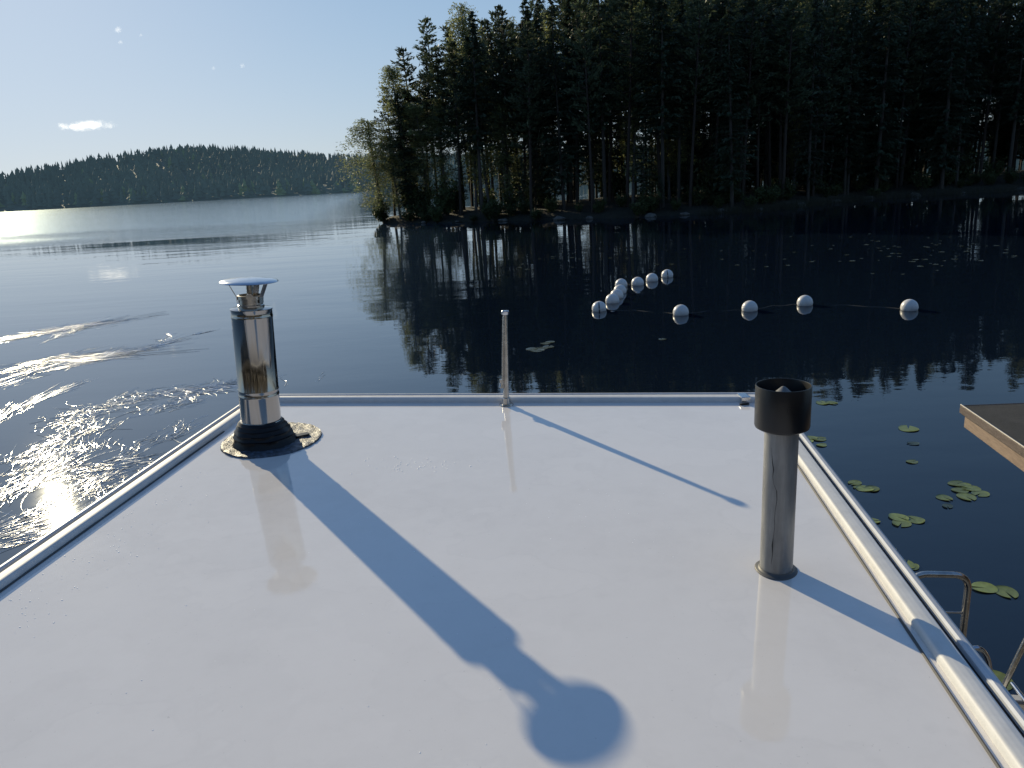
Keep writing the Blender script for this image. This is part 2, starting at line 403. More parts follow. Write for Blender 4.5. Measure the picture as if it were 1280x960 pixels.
def make_spruce(idx, low=.1):
    H = 20; T, L = MB(), MB(); ax = trunk(T, H, .14, .1)
    z = H * low
    while z < H - .1:
        t = (z / H - low) / (1 - low)
        for k in range(random.randint(4, 6)):
            Lb = (2.4 * (1 - t) ** .8 * (.55 + .45 * min(1, t * 4)) + .12) * random.uniform(.6, 1.15)
            a = random.random() * 2 * PI; o = ax(z); dr = -.25 + .7 * t
            e = o + Vector((math.cos(a) * Lb, math.sin(a) * Lb, dr * Lb))
            T.tube([o, e], [.025, .008], 3, False)
            for c in range(int(4 + 14 * Lb)):
                u = random.uniform(.15, 1.03); cc = o.lerp(e, u) + rdir() * .12
                d = Vector((math.cos(a + random.gauss(0, .6)), math.sin(a + random.gauss(0, .6)), random.uniform(-.9, .2)))
                spray(L, cc, d, random.uniform(.25, .5), random.uniform(.1, .17), .08)
        z += random.uniform(.28, .42)
    return T, L
def make_birch(idx, slim=1.):
    H = 20; T, L = MB(), MB(); ax = trunk(T, H, .13, .45)
    for b in range(170):
        t = random.random() ** .85; z = H * (.14 + .84 * t); o = ax(z)
        Lb = slim * (2.5 * math.sin(PI * (.12 + .8 * t)) ** .8 * random.uniform(.5, 1.1) + .25)
        a = random.random() * 2 * PI
        m = o + Vector((math.cos(a) * Lb * .6, math.sin(a) * Lb * .6, Lb * .45))
        e = o + Vector((math.cos(a) * Lb, math.sin(a) * Lb, Lb * random.uniform(-.3, .4)))
        T.tube([o, m, e], [.025, .014, .005], 3, False)
        for c in range(56):
            u = random.random()
            cc = (o.lerp(m, u * 2) if u < .5 else m.lerp(e, u * 2 - 1)) + rdir() * .28 + Vector((0, 0, -random.random() ** 2 * .9))
            spray(L, cc, rdir() + Vector((0, 0, -.6)), random.uniform(.14, .26), random.uniform(.09, .16))
    return T, L
protos = {'pine': [make_pine(i) for i in range(4)], 'spruce': [make_spruce(0), make_spruce(1, .22), make_spruce(2, .35)],
          'birch': [make_birch(0), make_birch(1, .75), make_birch(2, .6)]}
TM = {'pine': (M_pbark, M_pine), 'spruce': (M_sbark, M_spruce), 'birch': (M_bbark, M_birch)}
meshes = {}
for kd, lst in protos.items():
    for i, (T, L) in enumerate(lst):
        pair = []
        for mbx, mat, nm in ((T, TM[kd][0], kd + '_trunk'), (L, TM[kd][1], kd + '_crown')):
            me = bpy.data.meshes.new(nm); me.from_pydata(mbx.v, [], mbx.f); me.update(); me.materials.append(mat); pair.append(me)
        meshes[kd, i] = pair
def tree(kd, i, x, y, z, H, label, group=None, wide=1., rz=None, lean=(0, 0), name=None):
    r = empty(name or kd + '_tree', (x, y, z), label, kd if kd != 'birch' else 'birch', group)
    s = H / 20; r.scale = (s * wide, s * wide, s)
    r.rotation_euler = (lean[0], lean[1], random.random() * 6.28 if rz is None else rz)
    for me, nm in zip(meshes[kd, i], ('trunk', 'crown')):
        o = bpy.data.objects.new(nm, me); C.objects.link(o); o.parent = r
    r['category'] = {'pine': 'pine tree', 'spruce': 'spruce tree', 'birch': 'birch tree'}[kd]
    return r
def gz(x, y):
    best = .8
    bd = 1e9
    for i in range(0, 60):
        t = i / 59; a = lerp_poly(FR, t); b = lerp_poly(BK, t); ab = b - a; L2 = ab.length_squared
        s = max(0, min(1, (Vector((x, y)) - a).dot(ab) / max(L2, 1e-6))); p = a.lerp(b, s); d = (p - Vector((x, y))).length
        if d < bd: bd = d; best = land(t, s).z
    return best
def tree_px(kd, i, bx, topx, topy, Y, label, wide=1., lean=(0, 0), group=None):
    g = WY(bx, 262, Y); z = gz(g.x, Y)
    tp = WY(topx, topy, Y); H = tp.z - z
    tree(kd, i, g.x, Y, z - .05, H, label, group, wide * 1.12 * 20 / max(12, H) ** .5 / 20 ** .5, None, (0, math.atan2(tp.x - g.x, H)))
# front row of the point, read from the left
tree_px('birch', 0, 480, 446, 150, 82.3, 'small olive birch leaning over the water at the very tip of the wooded point', 1.9)
tree_px('pine', 0, 493, 468, 108, 83, 'shorter dark pine just behind the leaning birch at the tip of the point', 1.15)
tree_px('birch', 1, 509, 495, 82, 82, 'tall slim birch with olive foliage, second birch from the tip of the point', 1.2)
tree_px('pine', 1, 523, 500, 58, 84, 'pine whose pointed top is first to rise clear above the slim olive birch', 1.2)
tree_px('spruce', 2, 548, 530, 51, 84, 'free standing conifer with feathered whorls and a sharp tip left of the sky notch', .8)
tree_px('pine', 2, 537, 517, 92, 87, 'lower pine filling the space under the feathered conifer near the tip', 1.1)
tree_px('pine', 3, 580, 565, 28, 82, 'thin topped pine rising right after the sky notch', 1.2)
tree_px('birch', 2, 595, 583, 44, 79.5, 'slim pale birch beside the thin topped pine', 1.1)
tree_px('birch', 0, 612, 608, 0, 79, 'tallest broad birch with a pointed olive crown reaching the top of the photo', 1.0)
tree_px('spruce', 1, 632, 632, 22, 82, 'dark spruce just right of the tallest broad birch', .9)
tree_px('pine', 0, 652, 649, 5, 79, 'thin pine with a narrow spiky top between broader crowns', .9)
tree_px('spruce', 2, 676, 673, -4, 80, 'dense dark spruce with a blunt top beside the thin spiky pine', 1.1)
tree_px('birch', 2, 694, 695, 10, 84, 'pale slim birch top showing between two dark spruces', .9)
tree_px('spruce', 1, 714, 716, -8, 80, 'broad dark conifer right of the pale slim birch top', 1.15)
tree_px('birch', 1, 742, 743, 4, 78, 'pale birch top that stands just below the upper edge of the photo', .9)
tree_px('pine', 3, 762, 765, -15, 77, 'bushy pine closing the row of visible treetops', 1.25)
tree_px('birch', 1, 534, 524, 128, 81, 'half height birch with soft olive leaves under the feathered conifer', 1.5)
tree_px('birch', 0, 500, 484, 168, 80.8, 'low soft leaved birch at the foot of the slim olive birch', 1.5)
tree_px('birch', 2, 640, 636, 120, 76, 'half height birch in front of the dark trunks below the tallest birch', 1.6)
tree_px('spruce', 0, 510, 508, 150, 80.5, 'young spruce low under the slim olive birch near the tip', .9)
tree_px('birch', 2, 560, 556, 120, 80, 'young birch with thin foliage below the sky notch', 1.2)
LAB = {'pine': 'tall dark pine standing in the shade of the wooded point', 'spruce': 'tall dark spruce standing in the shade of the wooded point', 'birch': 'slender birch among the dark conifers of the wooded point'}
placed = []
rng = random.Random(11)
tries = 0
while len(placed) < 235 and tries < 9000:
    tries += 1
    t = rng.uniform(.09, .80); s = rng.random() ** 1.25 * .93 + .03
    p = land(t, s)
    if p.z < .35: continue
    if any((q0[0] - p.x) ** 2 + (q0[1] - p.y) ** 2 < 2.3 ** 2 for q0 in placed): continue
    if p.x / p.y > .80: continue
    if p.x < 10 and rng.random() < (.90 if p.x < -4 else .5): continue
    # nothing stands above the notch between the front trees near the tip
    placed.append((p.x, p.y))
    kd = rng.choices(('pine', 'spruce', 'birch'), (.52, .38, .10))[0]
    px = 640 + p.x / p.y * 960 * 1.02
    top_y = 25 - (px - 560) * .25 if px < 720 else -42
    lim = WY(min(px, 1280), top_y, p.y).z - p.z
    if px < 560: lim = WY(px, 110, p.y).z - p.z
    H = lim * rng.uniform(.86, 1.03)
    if px > 760: H = min(H, 26) 
    tree(kd, rng.randrange(len(protos[kd])), p.x, p.y, p.z - .05, H, LAB[kd], kd + ' trees of the wooded point', rng.uniform(.95, 1.35) * 20 / max(H, 15), None, (rng.gauss(0, .015), rng.gauss(0, .015)))
# undergrowth: young spruces and shrubs
def shrub_mesh(seed):
    random.seed(seed); T, L = MB(), MB()
    for b in range(26):
        a = random.random() * 6.28; h = random.uniform(.5, 1.25); e = Vector((math.cos(a) * random.uniform(.2, .9), math.sin(a) * random.uniform(.2, .9), h))
        T.tube([(0, 0, -.1), e * .5 + Vector((0, 0, .1)), e], [.02, .012, .004], 3, False)
        for c in range(34):
            spray(L, e * random.uniform(.3, 1.05) + rdir() * .2, rdir(), random.uniform(.12, .22), random.uniform(.08, .13))
    r = []
    for m_, mt in ((T, M_sbark), (L, M_bush)):
        me = bpy.data.meshes.new('shrub'); me.from_pydata(m_.v, [], m_.f); me.update(); me.materials.append(mt); r.append(me)
    return r
SH = [shrub_mesh(s) for s in (1, 2, 3)]
def shrub(x, y, z, s, label, group):
    r = empty('shrub', (x, y, z), label, 'shrub', group); r.scale = (s, s, s * random.uniform(.8, 1.4)); r.rotation_euler = (0, 0, random.random() * 6)
    for me, nm in zip(random.choice(SH), ('stem', 'foliage')):
        o = bpy.data.objects.new(nm, me); C.objects.link(o); o.parent = r
random.seed(21)
for i in range(105):
    t = random.uniform(.09, .76); s = random.uniform(.015, .10) if i < 70 else random.uniform(.1, .5); p = land(t, s)
    if p.z < 0: continue
    shrub(p.x, p.y, p.z, random.uniform(.5, 1.3) if i < 70 else random.uniform(1.2, 2.3), 'leafy shrub on the dark bank under the conifers', 'shrubs along the bank of the wooded point')
p = land(.012, .3); shrub(p.x, p.y - .3, max(p.z, 0), 1.4, 'bright edged shrub hanging over the water at the tip of the point', None)
for i in range(150):
    t = random.uniform(.14, .42) if i < 20 else random.uniform(.40, .86); s = random.uniform(.05, .5) if i < 80 else random.uniform(.4, .95); p = land(t, s)
    tree('spruce', random.randrange(2), p.x, p.y, p.z - .05, random.uniform(3, 8) if i < 25 else random.uniform(5, 12), 'young spruce in the undergrowth beneath the tall conifers', 'young spruces in the undergrowth', 1.5)
# shore rocks
for i in range(15):
    t = .12 + .62 * i / 14 + random.uniform(-.01, .01); p = land(t, random.uniform(.0, .02))
    mb = MB(); r = random.uniform(.2, .5); sx, sy, sz = random.uniform(.8, 1.6), random.uniform(.7, 1.1), random.uniform(.35, .7); sd_ = random.random() * 50
    nn, kk = 12, 7; vs = []
    for a in range(kk + 1):
        for b in range(nn):
            th = PI * a / kk; ph = 2 * PI * b / nn; v = Vector((math.sin(th) * math.cos(ph), math.sin(th) * math.sin(ph), math.cos(th)))
            v *= 1 + .35 * noise.noise(v * 1.6 + Vector((sd_, 0, 0))); vs.append(Vector((p.x + v.x * r * sx, p.y - .2 + v.y * r * sy, .08 + v.z * r * sz)))
    mb.add(vs, [(a * nn + b, a * nn + (b + 1) % nn, (a + 1) * nn + (b + 1) % nn, (a + 1) * nn + b) for a in range(kk) for b in range(nn)])
    tag(mb.build('boulder', M_stone, smooth=True, off=Vector((p.x, p.y, 0))), 'grey granite boulder at the waterline of the wooded point', 'boulder', 'boulders along the waterline')
# reeds
mb = MB()
for i in range(2600):
    t = random.uniform(.40, .80); a = lerp_poly(FR, t); x = a.x + random.gauss(0, .5); y = a.y - random.uniform(-.2, 1.3); h = random.uniform(.35, 1.0)
    l = random.gauss(0, .18); mb.add([(x - .015, y, -.05), (x + .015, y, -.05), (x + l, y + random.gauss(0, .1), h)], [(0, 1, 2)])
tag(mb.build('reeds', M_reed), 'thin pale reeds standing in the shallows along the shaded bank', 'reeds', kind='stuff')

# wooded home shore behind the viewpoint, seen only in the polished metal and the gloss of the roof
random.seed(99); mb = MB()
mb.add([(x_, y_, z_) for x_ in range(-90, 91, 6) for y_, z_ in ((-14 - .002 * x_ * x_ * 0, -.5), (-18, .8), (-30, 2.5), (-60, 5))], [(i * 4 + j, i * 4 + j + 1, i * 4 + j + 5, i * 4 + j + 4) for i in range(30) for j in range(3)])
for _ in range(420):
    x = random.uniform(-85, 85); y = random.uniform(-55, -22)
    jag_tree(mb, x, y, 1, random.uniform(10, 19), random.uniform(1.8, 3.2), random.random() < .5)
tag(mb.build('wooded_home_shore', leafmat('home_shore', (.085, .08, .07), .2)), kind='structure')

# ------------------------------------------------------------------ clouds
def cloud(px, py, wpx, hpx, label, n=14, seed=0, D=3000):
    random.seed(seed); c = WY(px, py, D); k = D / 960; mb = MB(); nn, kk = 24, 12; vs = []
    for a in range(kk + 1):
        for b in range(nn):
            th = PI * a / kk; ph = 2 * PI * b / nn; v = Vector((math.sin(th) * math.cos(ph), math.sin(th) * math.sin(ph), math.cos(th)))
            v *= 1 + .12 * noise.noise(v * 1.8 + Vector((seed, 0, 0))); vs.append(Vector((c.x + v.x * wpx * .75 * k, c.y + v.y * wpx * .5 * k, c.z + v.z * hpx * .9 * k)))
    mb.add(vs, [(a * nn + b, (a + 1) * nn + b, (a + 1) * nn + (b + 1) % nn, a * nn + (b + 1) % nn) for a in range(kk) for b in range(nn)])
    tag(mb.build('cloud', M_cloud, off=c), label, 'cloud')
cloud(105, 157, 56, 7, 'small white cloud with a flat base low over the far hill', 16, 3)
cloud(148, 36, 9, 5, 'tiny white wisp of cloud highest at the left of the sky', 3, 4)
cloud(151, 52, 6, 3, 'tiny white wisp of cloud just below the highest one', 3, 5)
cloud(176, 43, 4, 3, 'faint speck of cloud right of the two upper left wisps', 3, 6)
cloud(267, 84, 4, 4, 'small round speck of cloud left of a similar one in mid sky', 3, 8)
cloud(303, 81, 6, 4, 'small speck of cloud nearest to the trees', 3, 9)

# ------------------------------------------------------------------ houseboat
LI = lambda y: -1.739 + (y - 2.65) * .151            # inner left edge
RI = lambda y: 1.219 + (y - 3.119) * .1097           # inner right edge
def meet(fx, a, b):                                  # where an edge line meets the far inner line
    y = 4.2
    for _ in range(20):
        x = fx(y); y = 4.367 - (x + 1.363) * .1514
    return x, y
fl = meet(LI, 0, 0); fr = meet(RI, 0, 0); YB = -1.6
bl = (LI(YB), YB + .0); br = (RI(YB), YB - .45)
root = empty('houseboat', (-.2, 1.2, 0), 'white glossy roof of a houseboat with chimney, vent and mast in the foreground', 'houseboat')
cs = [onroof(*bl), onroof(*br), onroof(*fr), onroof(*fl)]
mb = MB(); dz = Vector((0, 0, -.05))
mb.add(cs + [c + dz for c in cs], [(0, 1, 2, 3), (7, 6, 5, 4), (0, 4, 5, 1), (1, 5, 6, 2), (2, 6, 7, 3), (3, 7, 4, 0)])
mb.build('roof', M_roof, root)
PR_IN = [(.001, -.02), (.0, .012), (.003, .022), (.009, .029), (.020, .032), (.036, .0315), (.052, .028), (.060, .022), (.064, .006)]
PR_MD = [(.064, .006), (.078, .006)]
PR_OUT = [(.078, .006), (.079, .022), (.086, .027), (.097, .026), (.110, .018), (.119, .005), (.121, -.01), (.121, -.085), (.0, -.085)]
def rail(prof, name, mat, scale=1.0):
    loop = [Vector(bl), Vector(fl), Vector(fr), Vector(br)]
    cen = Vector((0, 1.5)); mb = MB(); rows = []
    dirs = [(loop[(i + 1) % 4] - loop[i]).normalized() for i in range(4)]
    nrm = [Vector((-d.y, d.x)) for d in dirs]
    for i in range(4): 
        if nrm[i].dot(loop[i] - cen) < 0: nrm[i] = -nrm[i]
    for i in range(4):
        n1, n2 = nrm[i - 1], nrm[i]; m = (n1 + n2).normalized(); kf = 1 / max(.3, m.dot(n1))
        rows.append([Vector(((loop[i] + m * o * kf).x, (loop[i] + m * o * kf).y, 0)) + Vector((0, 0, roofz(*(loop[i] + m * o * kf)) + z)) for (o, z) in prof])
    k = len(prof); vs = [v for r in rows for v in r]
    mb.add(vs, [(i * k + j, i * k + j + 1, ((i + 1) % 4) * k + j + 1, ((i + 1) % 4) * k + j) for i in range(4) for j in range(k - 1)])
    return mb.build(name, mat, root, smooth=True)
rail(PR_IN, 'inner_edge_rail', M_alutrim)
rail(PR_MD, 'rubber_seal', M_groove)
rail(PR_OUT, 'outer_edge_rail', M_alu)
# sealant bead along the inner rail
mb = MB()
for fx, s in ((LI, 1), (RI, -1)):
    pts = [onroof(fx(y) + s * .004, y) + Vector((0, 0, .001)) for y in [YB + .1 + i * (5.5) / 60 for i in range(60)] if y < (fl[1] if s > 0 else fr[1]) - .03]
    mb.tube(pts, [.004 + .0015 * random.random() for _ in pts], 6)
mb.build('sealant_bead', simple('grey_sealant', (.09, .09, .09), .7), root, smooth=True)
# small bracket at the far right corner
p = onroof(fr[0] - .06, fr[1] + .0)
MB().box(p + Vector((0, .03, .022)), (.05, .09, .03)).build('corner_joint', M_capst, root, bevel=.004)
MB().box(p + Vector((-.015, -.035, .005)), (.05, .014, .008)).build('corner_clip', M_rubber, root, bevel=.002)
# cabin and pontoons under the roof
mb = MB(); ins = .18
a, b, c_, d_ = [Vector((x, y)) for x, y in (bl, br, fr, fl)]; cen = (a + b + c_ + d_) / 4
q4 = [cen + (v - cen) * .9 for v in (a, b, c_, d_)]
vs = [Vector((v.x, v.y, .45)) for v in q4] + [Vector((v.x, v.y, roofz(v.x, v.y) - .055)) for v in q4]
mb.add(vs, [(0, 1, 5, 4), (1, 2, 6, 5), (2, 3, 7, 6), (3, 0, 4, 7), (4, 5, 6, 7)]); mb.build('cabin_wall', M_wallw, root)
q5 = [cen + (v - cen) * 1.04 for v in (a, b, c_, d_)]
vs = [Vector((v.x, v.y, .36)) for v in q5] + [Vector((v.x, v.y, .445)) for v in q5]
MB().add(vs, [(0, 3, 2, 1), (4, 5, 6, 7), (0, 1, 5, 4), (1, 2, 6, 5), (2, 3, 7, 6), (3, 0, 4, 7)]).build('deck', M_plank, root)
for sx in (-.95, .8):
    MB().tube([(sx - .35, YB - .2, .12), (sx - .3, YB, .12), (sx + .2, 4.0, .12), (sx + .25, 4.25, .12)], [.1, .25, .25, .1], 20).build('pontoon', M_pont, root, smooth=True)

def place_roof(px, py):
    r = ray(px, py); k = (-RH * RN.z) / RN.dot(r); return Vector((0, 0, CAMZ)) + r * k
# chimney
P = place_roof(329, 552); tp = WY(311, 350, P.y); ax = (tp - P).normalized(); HT = (tp - P).length
ch = MB()
def at(r, z): return (r, z)
R0 = .097
ch.lathe([(R0 - .004, .10), (R0, .102), (R0, .245), (R0 + .0018, .248), (R0 + .0018, .256), (R0, .259), (R0, .275), (R0 + .0016, .278), (R0 + .0016, .283), (R0, .286), (R0, .640), (R0 + .0015, .643), (R0 + .0015, .652), (R0, .655), (R0, .678), (R0 + .002, .681), (R0 + .002, .686), (R0 - .004, .688), (.058, .692)], 64, P, ax)
chim = ch.build('chimney', M_steel, root, smooth=True)
tag(chim, 'polished steel double wall chimney in a black rubber boot')
MB().lathe([(.058, .68), (.062, .692), (.062, .704), (.057, .707), (.057, .730), (.061, .732), (.061, .750), (.054, .752), (.054, .70)], 48, P, ax).build('collar', M_steelbr, chim, smooth=True, off=parent_world(root))
MB().lathe([(.0, HT + .010), (.05, HT + .009), (.11, HT + .003), (.134, HT - .004), (.137, HT - .008), (.134, HT - .010), (.11, HT - .004), (.0, HT + .004)], 64, P, ax).build('rain_cap', M_capst, chim, smooth=True, off=parent_world(root))
a1 = Vector((1, 0, 0)); a1 = (a1 - a1.dot(ax) * ax).normalized(); b1 = ax.cross(a1)
for k in range(3):
    th = math.radians((200, 340, 85)[k]); rd = a1 * math.cos(th) + b1 * math.sin(th); tn = ax.cross(rd)
    p0 = P + ax * .715 + rd * .061; p1 = P + ax * .742 + rd * .061; p2 = P + ax * (HT - .004) + rd * .098
    hw = .015; vs = []
    for pp in (p0, p1, p2, p2 + rd * .02):
        vs += [pp + tn * hw, pp - tn * hw, pp + tn * hw + rd * .003, pp - tn * hw + rd * .003]
    fs = []
    for i in range(3):
        o = i * 4; fs += [(o, o + 1, o + 5, o + 4), (o + 2, o + 6, o + 7, o + 3), (o, o + 4, o + 6, o + 2), (o + 1, o + 3, o + 7, o + 5)]
    fs += [(0, 2, 3, 1), (12, 13, 15, 14)]
    MB().add(vs, fs).build('cap_bracket', M_steelbr, chim, off=parent_world(root))
rd = (a1 * math.cos(math.radians(285)) + b1 * math.sin(math.radians(285)))
MB().tube([P + ax * .748 + rd * .05, P + ax * .748 + rd * .069], .017, 16).tube([P + ax * .748 + rd * .069, P + ax * .748 + rd * .075], .009, 6).build('clamp_bolt', M_steelbr, chim, smooth=True, off=parent_world(root))
MB().tube([P + ax * .70, P + ax * (HT - .0)], .016, 16).build('inner_flue', M_steelbr, chim, smooth=True, off=parent_world(root))
def fold(r, z, th):
    g = .006 * math.sin(th * 7 + z * 60) * (1 - abs(z - .06) / .07) if .01 < z < .125 else 0
    w_ = 1 + .18 * max(0, math.cos(th - .1)) * max(0, (1 - z / .10)); return (r + g * .6) * w_, z
prof = [(.150, .002), (.147, .010), (.140, .022), (.137, .036), (.140, .042), (.134, .050), (.131, .060), (.133, .066), (.126, .074), (.122, .083), (.124, .088), (.117, .096), (.113, .104), (.114, .108), (.106, .114), (.102, .120), (.099, .122), (.097, .118)]
MB().lathe(prof, 72, P, (RN + ax).normalized(), fold).build('rubber_boot', M_rubber, chim, smooth=True, off=parent_world(root))
MB().tube([P + ax * .118 + (a1 * math.cos(t) + b1 * math.sin(t)) * .099 for t in [2 * PI * k / 48 for k in range(49)]], .0035, 6, False).build('hose_clamp', M_steelbr, chim, smooth=True, off=parent_world(root))
Fc = place_roof(340, 550); mb = MB(); n_ = 96; rings = [0, .06, .12, .16, .19, .21, .228, .238, .246, .250]
vs = []
for r in rings:
    for j in range(n_):
        t = 2 * PI * j / n_; rr = r * (1 + .02 * noise.noise(Vector((math.cos(t) * 2, math.sin(t) * 2, 0))))
        z = .004 if r < .2499 else -.001
        if .15 < r < .249: z += .009 * abs(noise.noise(Vector((r * 22, math.cos(t) * 3.5, math.sin(t) * 3.5)))) + (.004 if r > .22 else 0) * abs(math.sin(t * 19))
        p = Fc + Vector((math.cos(t) * rr, math.sin(t) * rr, 0)); vs.append(onroof(p.x, p.y) + Vector((0, 0, z)))
mb.add(vs, [(i * n_ + j, i * n_ + (j + 1) % n_, (i + 1) * n_ + (j + 1) % n_, (i + 1) * n_ + j) for i in range(len(rings) - 1) for j in range(n_)])
mb.build('roof_flashing', M_flange, chim, smooth=True, off=parent_world(root))
Fp = place_roof(378, 546)
MB().box(onroof(Fp.x, Fp.y) + Vector((0, 0, .012)), (.07, .045, .006), Matrix.Rotation(.5, 3, 'Z')).build('boot_tongue', M_rubber, chim, off=parent_world(root), bevel=.003)

# vent pipe
V = place_roof(970, 712); tv = WY(979.5, 481, V.y); vx = (tv - V).normalized(); HV = (tv - V).length
rv = .0515
vp = MB().lathe([(rv, .0), (rv, HV - .10), (rv - .003, HV - .10), (rv - .003, .3)], 56, V, vx).build('vent_pipe', M_zinc, root, smooth=True)
tag(vp, 'weathered grey vent pipe with a black plastic hood and a dark crack down its side')
rh_ = .083; hb = HV - .138
MB().lathe([(rv + .001, hb + .004), (rh_ - .012, hb - .002), (rh_ - .002, hb + .004), (rh_, hb + .010), (rh_, HV - .003), (rh_ - .001, HV), (rh_ - .003, HV), (rh_ - .004, HV - .003), (rh_ - .004, hb + .02), (rv, hb + .018)], 64, V, vx).build('vent_hood', M_plastic, vp, smooth=True, off=parent_world(root))
MB().lathe([(.0, HV - .004), (.006, HV - .006), (.030, HV - .028), (.056, HV - .050), (.058, HV - .054), (.0, HV - .054)], 48, V, vx).build('hood_cone', simple('grey_cone', (.16, .16, .16), .5), vp, smooth=True, off=parent_world(root))
for k in range(3):
    t = k * 2.1 + .4; u = Vector((math.cos(t), math.sin(t), 0)); MB().box(V + vx * (HV - .056) + u * .07, (.03, .004, .012), Matrix.Rotation(t, 3, 'Z')).build('cone_arm', M_plastic, vp, off=parent_world(root))
MB().lathe([(rv + .0008, .012), (rv + .003, .008), (.058, .005), (.065, .004), (.067, .002), (.068, -.002)], 56, V, RN, lambda r, z, t: (r * (1 + .03 * math.sin(3 * t + 1) * (r > .06)), z)).build('pipe_flange', simple('dark_flange', (.09, .09, .09), .5), vp, smooth=True, off=parent_world(root))
# crack: an irregular thin dark strip hugging the pipe
pts = [(-.62, .44), (-.60, .425), (-.52, .395), (-.42, .37), (-.46, .345), (-.40, .325), (-.16, .30), (-.12, .27), (-.20, .235), (-.24, .20), (-.20, .175), (-.26, .14), (-.30, .11), (-.27, .08), (-.34, .045)]
wd_ = [.001, .004, .012, .02, .006, .005, .016, .012, .005, .008, .006, .004, .03, .010, .004]
va = Vector((1, 0, 0)); va = (va - va.dot(vx) * vx).normalized(); vb = vx.cross(va); fc = math.atan2(-V.y, -V.x)
vs = []
for (u, z), w0 in zip(pts, wd_):
    z *= HV / .632
    for s in (-1, 1):
        t = fc + math.radians(0) + (u * .9) + s * w0 * 1.6; vs.append(V + vx * (z + random.uniform(-.002, .002)) + (va * math.cos(t) + vb * math.sin(t)) * (rv + .0007))
MB().add(vs, [(2 * i, 2 * i + 1, 2 * i + 3, 2 * i + 2) for i in range(len(pts) - 1)]).build('crack', M_crack, vp, off=parent_world(root))

# mast stub
G = place_roof(633, 506); tg = WY(631.5, 391, G.y); gx = (tg - G).normalized(); HG = (tg - G).length
mst = MB().tube([G, G + gx * HG * .3, G + gx * HG], [.0165, .0155, .0115], 20).build('mast', M_steelbr, root, smooth=True)
tag(mst, 'short stainless mast with a flat cap and a side clamp at the far edge')
s_ = Vector((1, 0, 0))
MB().tube([G + gx * .10 - s_ * .019 + Vector((0, -.012, 0)), G + gx * (HG * .5) - s_ * .017 + Vector((0, -.008, 0)), G + gx * (HG - .02) - s_ * .010], .0055, 10).build('halyard_rod', M_steelbr, mst, smooth=True, off=parent_world(root))
MB().lathe([(0, HG + .014), (.018, HG + .013), (.021, HG + .010), (.021, HG - .006), (.018, HG - .010), (.010, HG - .010)], 24, G, gx).build('mast_cap', M_capst, mst, smooth=True, off=parent_world(root))
MB().lathe([(.017, .045), (.024, .043), (.024, .006), (.040, .004), (.041, .0)], 28, G, RN).build('mast_foot', M_steelbr, mst, smooth=True, off=parent_world(root))
MB().box(G + gx * .125 - s_ * .024, (.022, .022, .05)).tube([G + gx * .14 - s_ * .03, G + gx * .105 - s_ * .036 + Vector((0, -.02, 0))], .005, 8).build('rope_cleat', M_steelbr, mst, off=parent_world(root), bevel=.003)

# dew drops and specks
def drops(n, area, rmin, rmax, mb):
    for _ in range(n):
        px, py = area(); p = place_roof(px, py)
        if not (LI(p.y) + .01 < p.x < RI(p.y) - .01): continue
        r = random.uniform(rmin, rmax); n2 = 8; vs = [onroof(p.x, p.y) + Vector((0, 0, r * .55))]
        for rr, zz in ((.6, .42), (1, 0)):
            for j in range(n2): t = 2 * PI * j / n2; vs.append(onroof(p.x + r * rr * math.cos(t), p.y + r * rr * math.sin(t)) + Vector((0, 0, r * zz)))
        mb.add(vs, [(0, 1 + j, 1 + (j + 1) % n2) for j in range(n2)] + [(1 + j, 9 + j, 9 + (j + 1) % n2, 1 + (j + 1) % n2) for j in range(n2)])
mb = MB()
def a1_(): t = random.random(); return (20 + 240 * t + random.gauss(0, 12), 740 - 165 * t + abs(random.gauss(0, 35)))
drops(110, a1_, .0012, .0030, mb)
drops(40, lambda: (random.uniform(100, 700), random.uniform(600, 950)), .0012, .0024, mb)
drops(60, lambda: (random.gauss(520, 35), random.gauss(582, 5)), .0015, .004, mb)
drops(40, lambda: (random.gauss(780, 40), random.gauss(645, 25)), .0012, .0022, mb)
M_drop = simple('water_drop', (.95, .95, .95), .35, 0, .02, 8, Specular_IOR_Level=1.0)  # opaque white base paints the sun glints into the clear drops
tag(mb.build('water_drops', M_drop, smooth=True), 'tiny glinting water drops scattered over the white roof', 'water drops', kind='stuff')

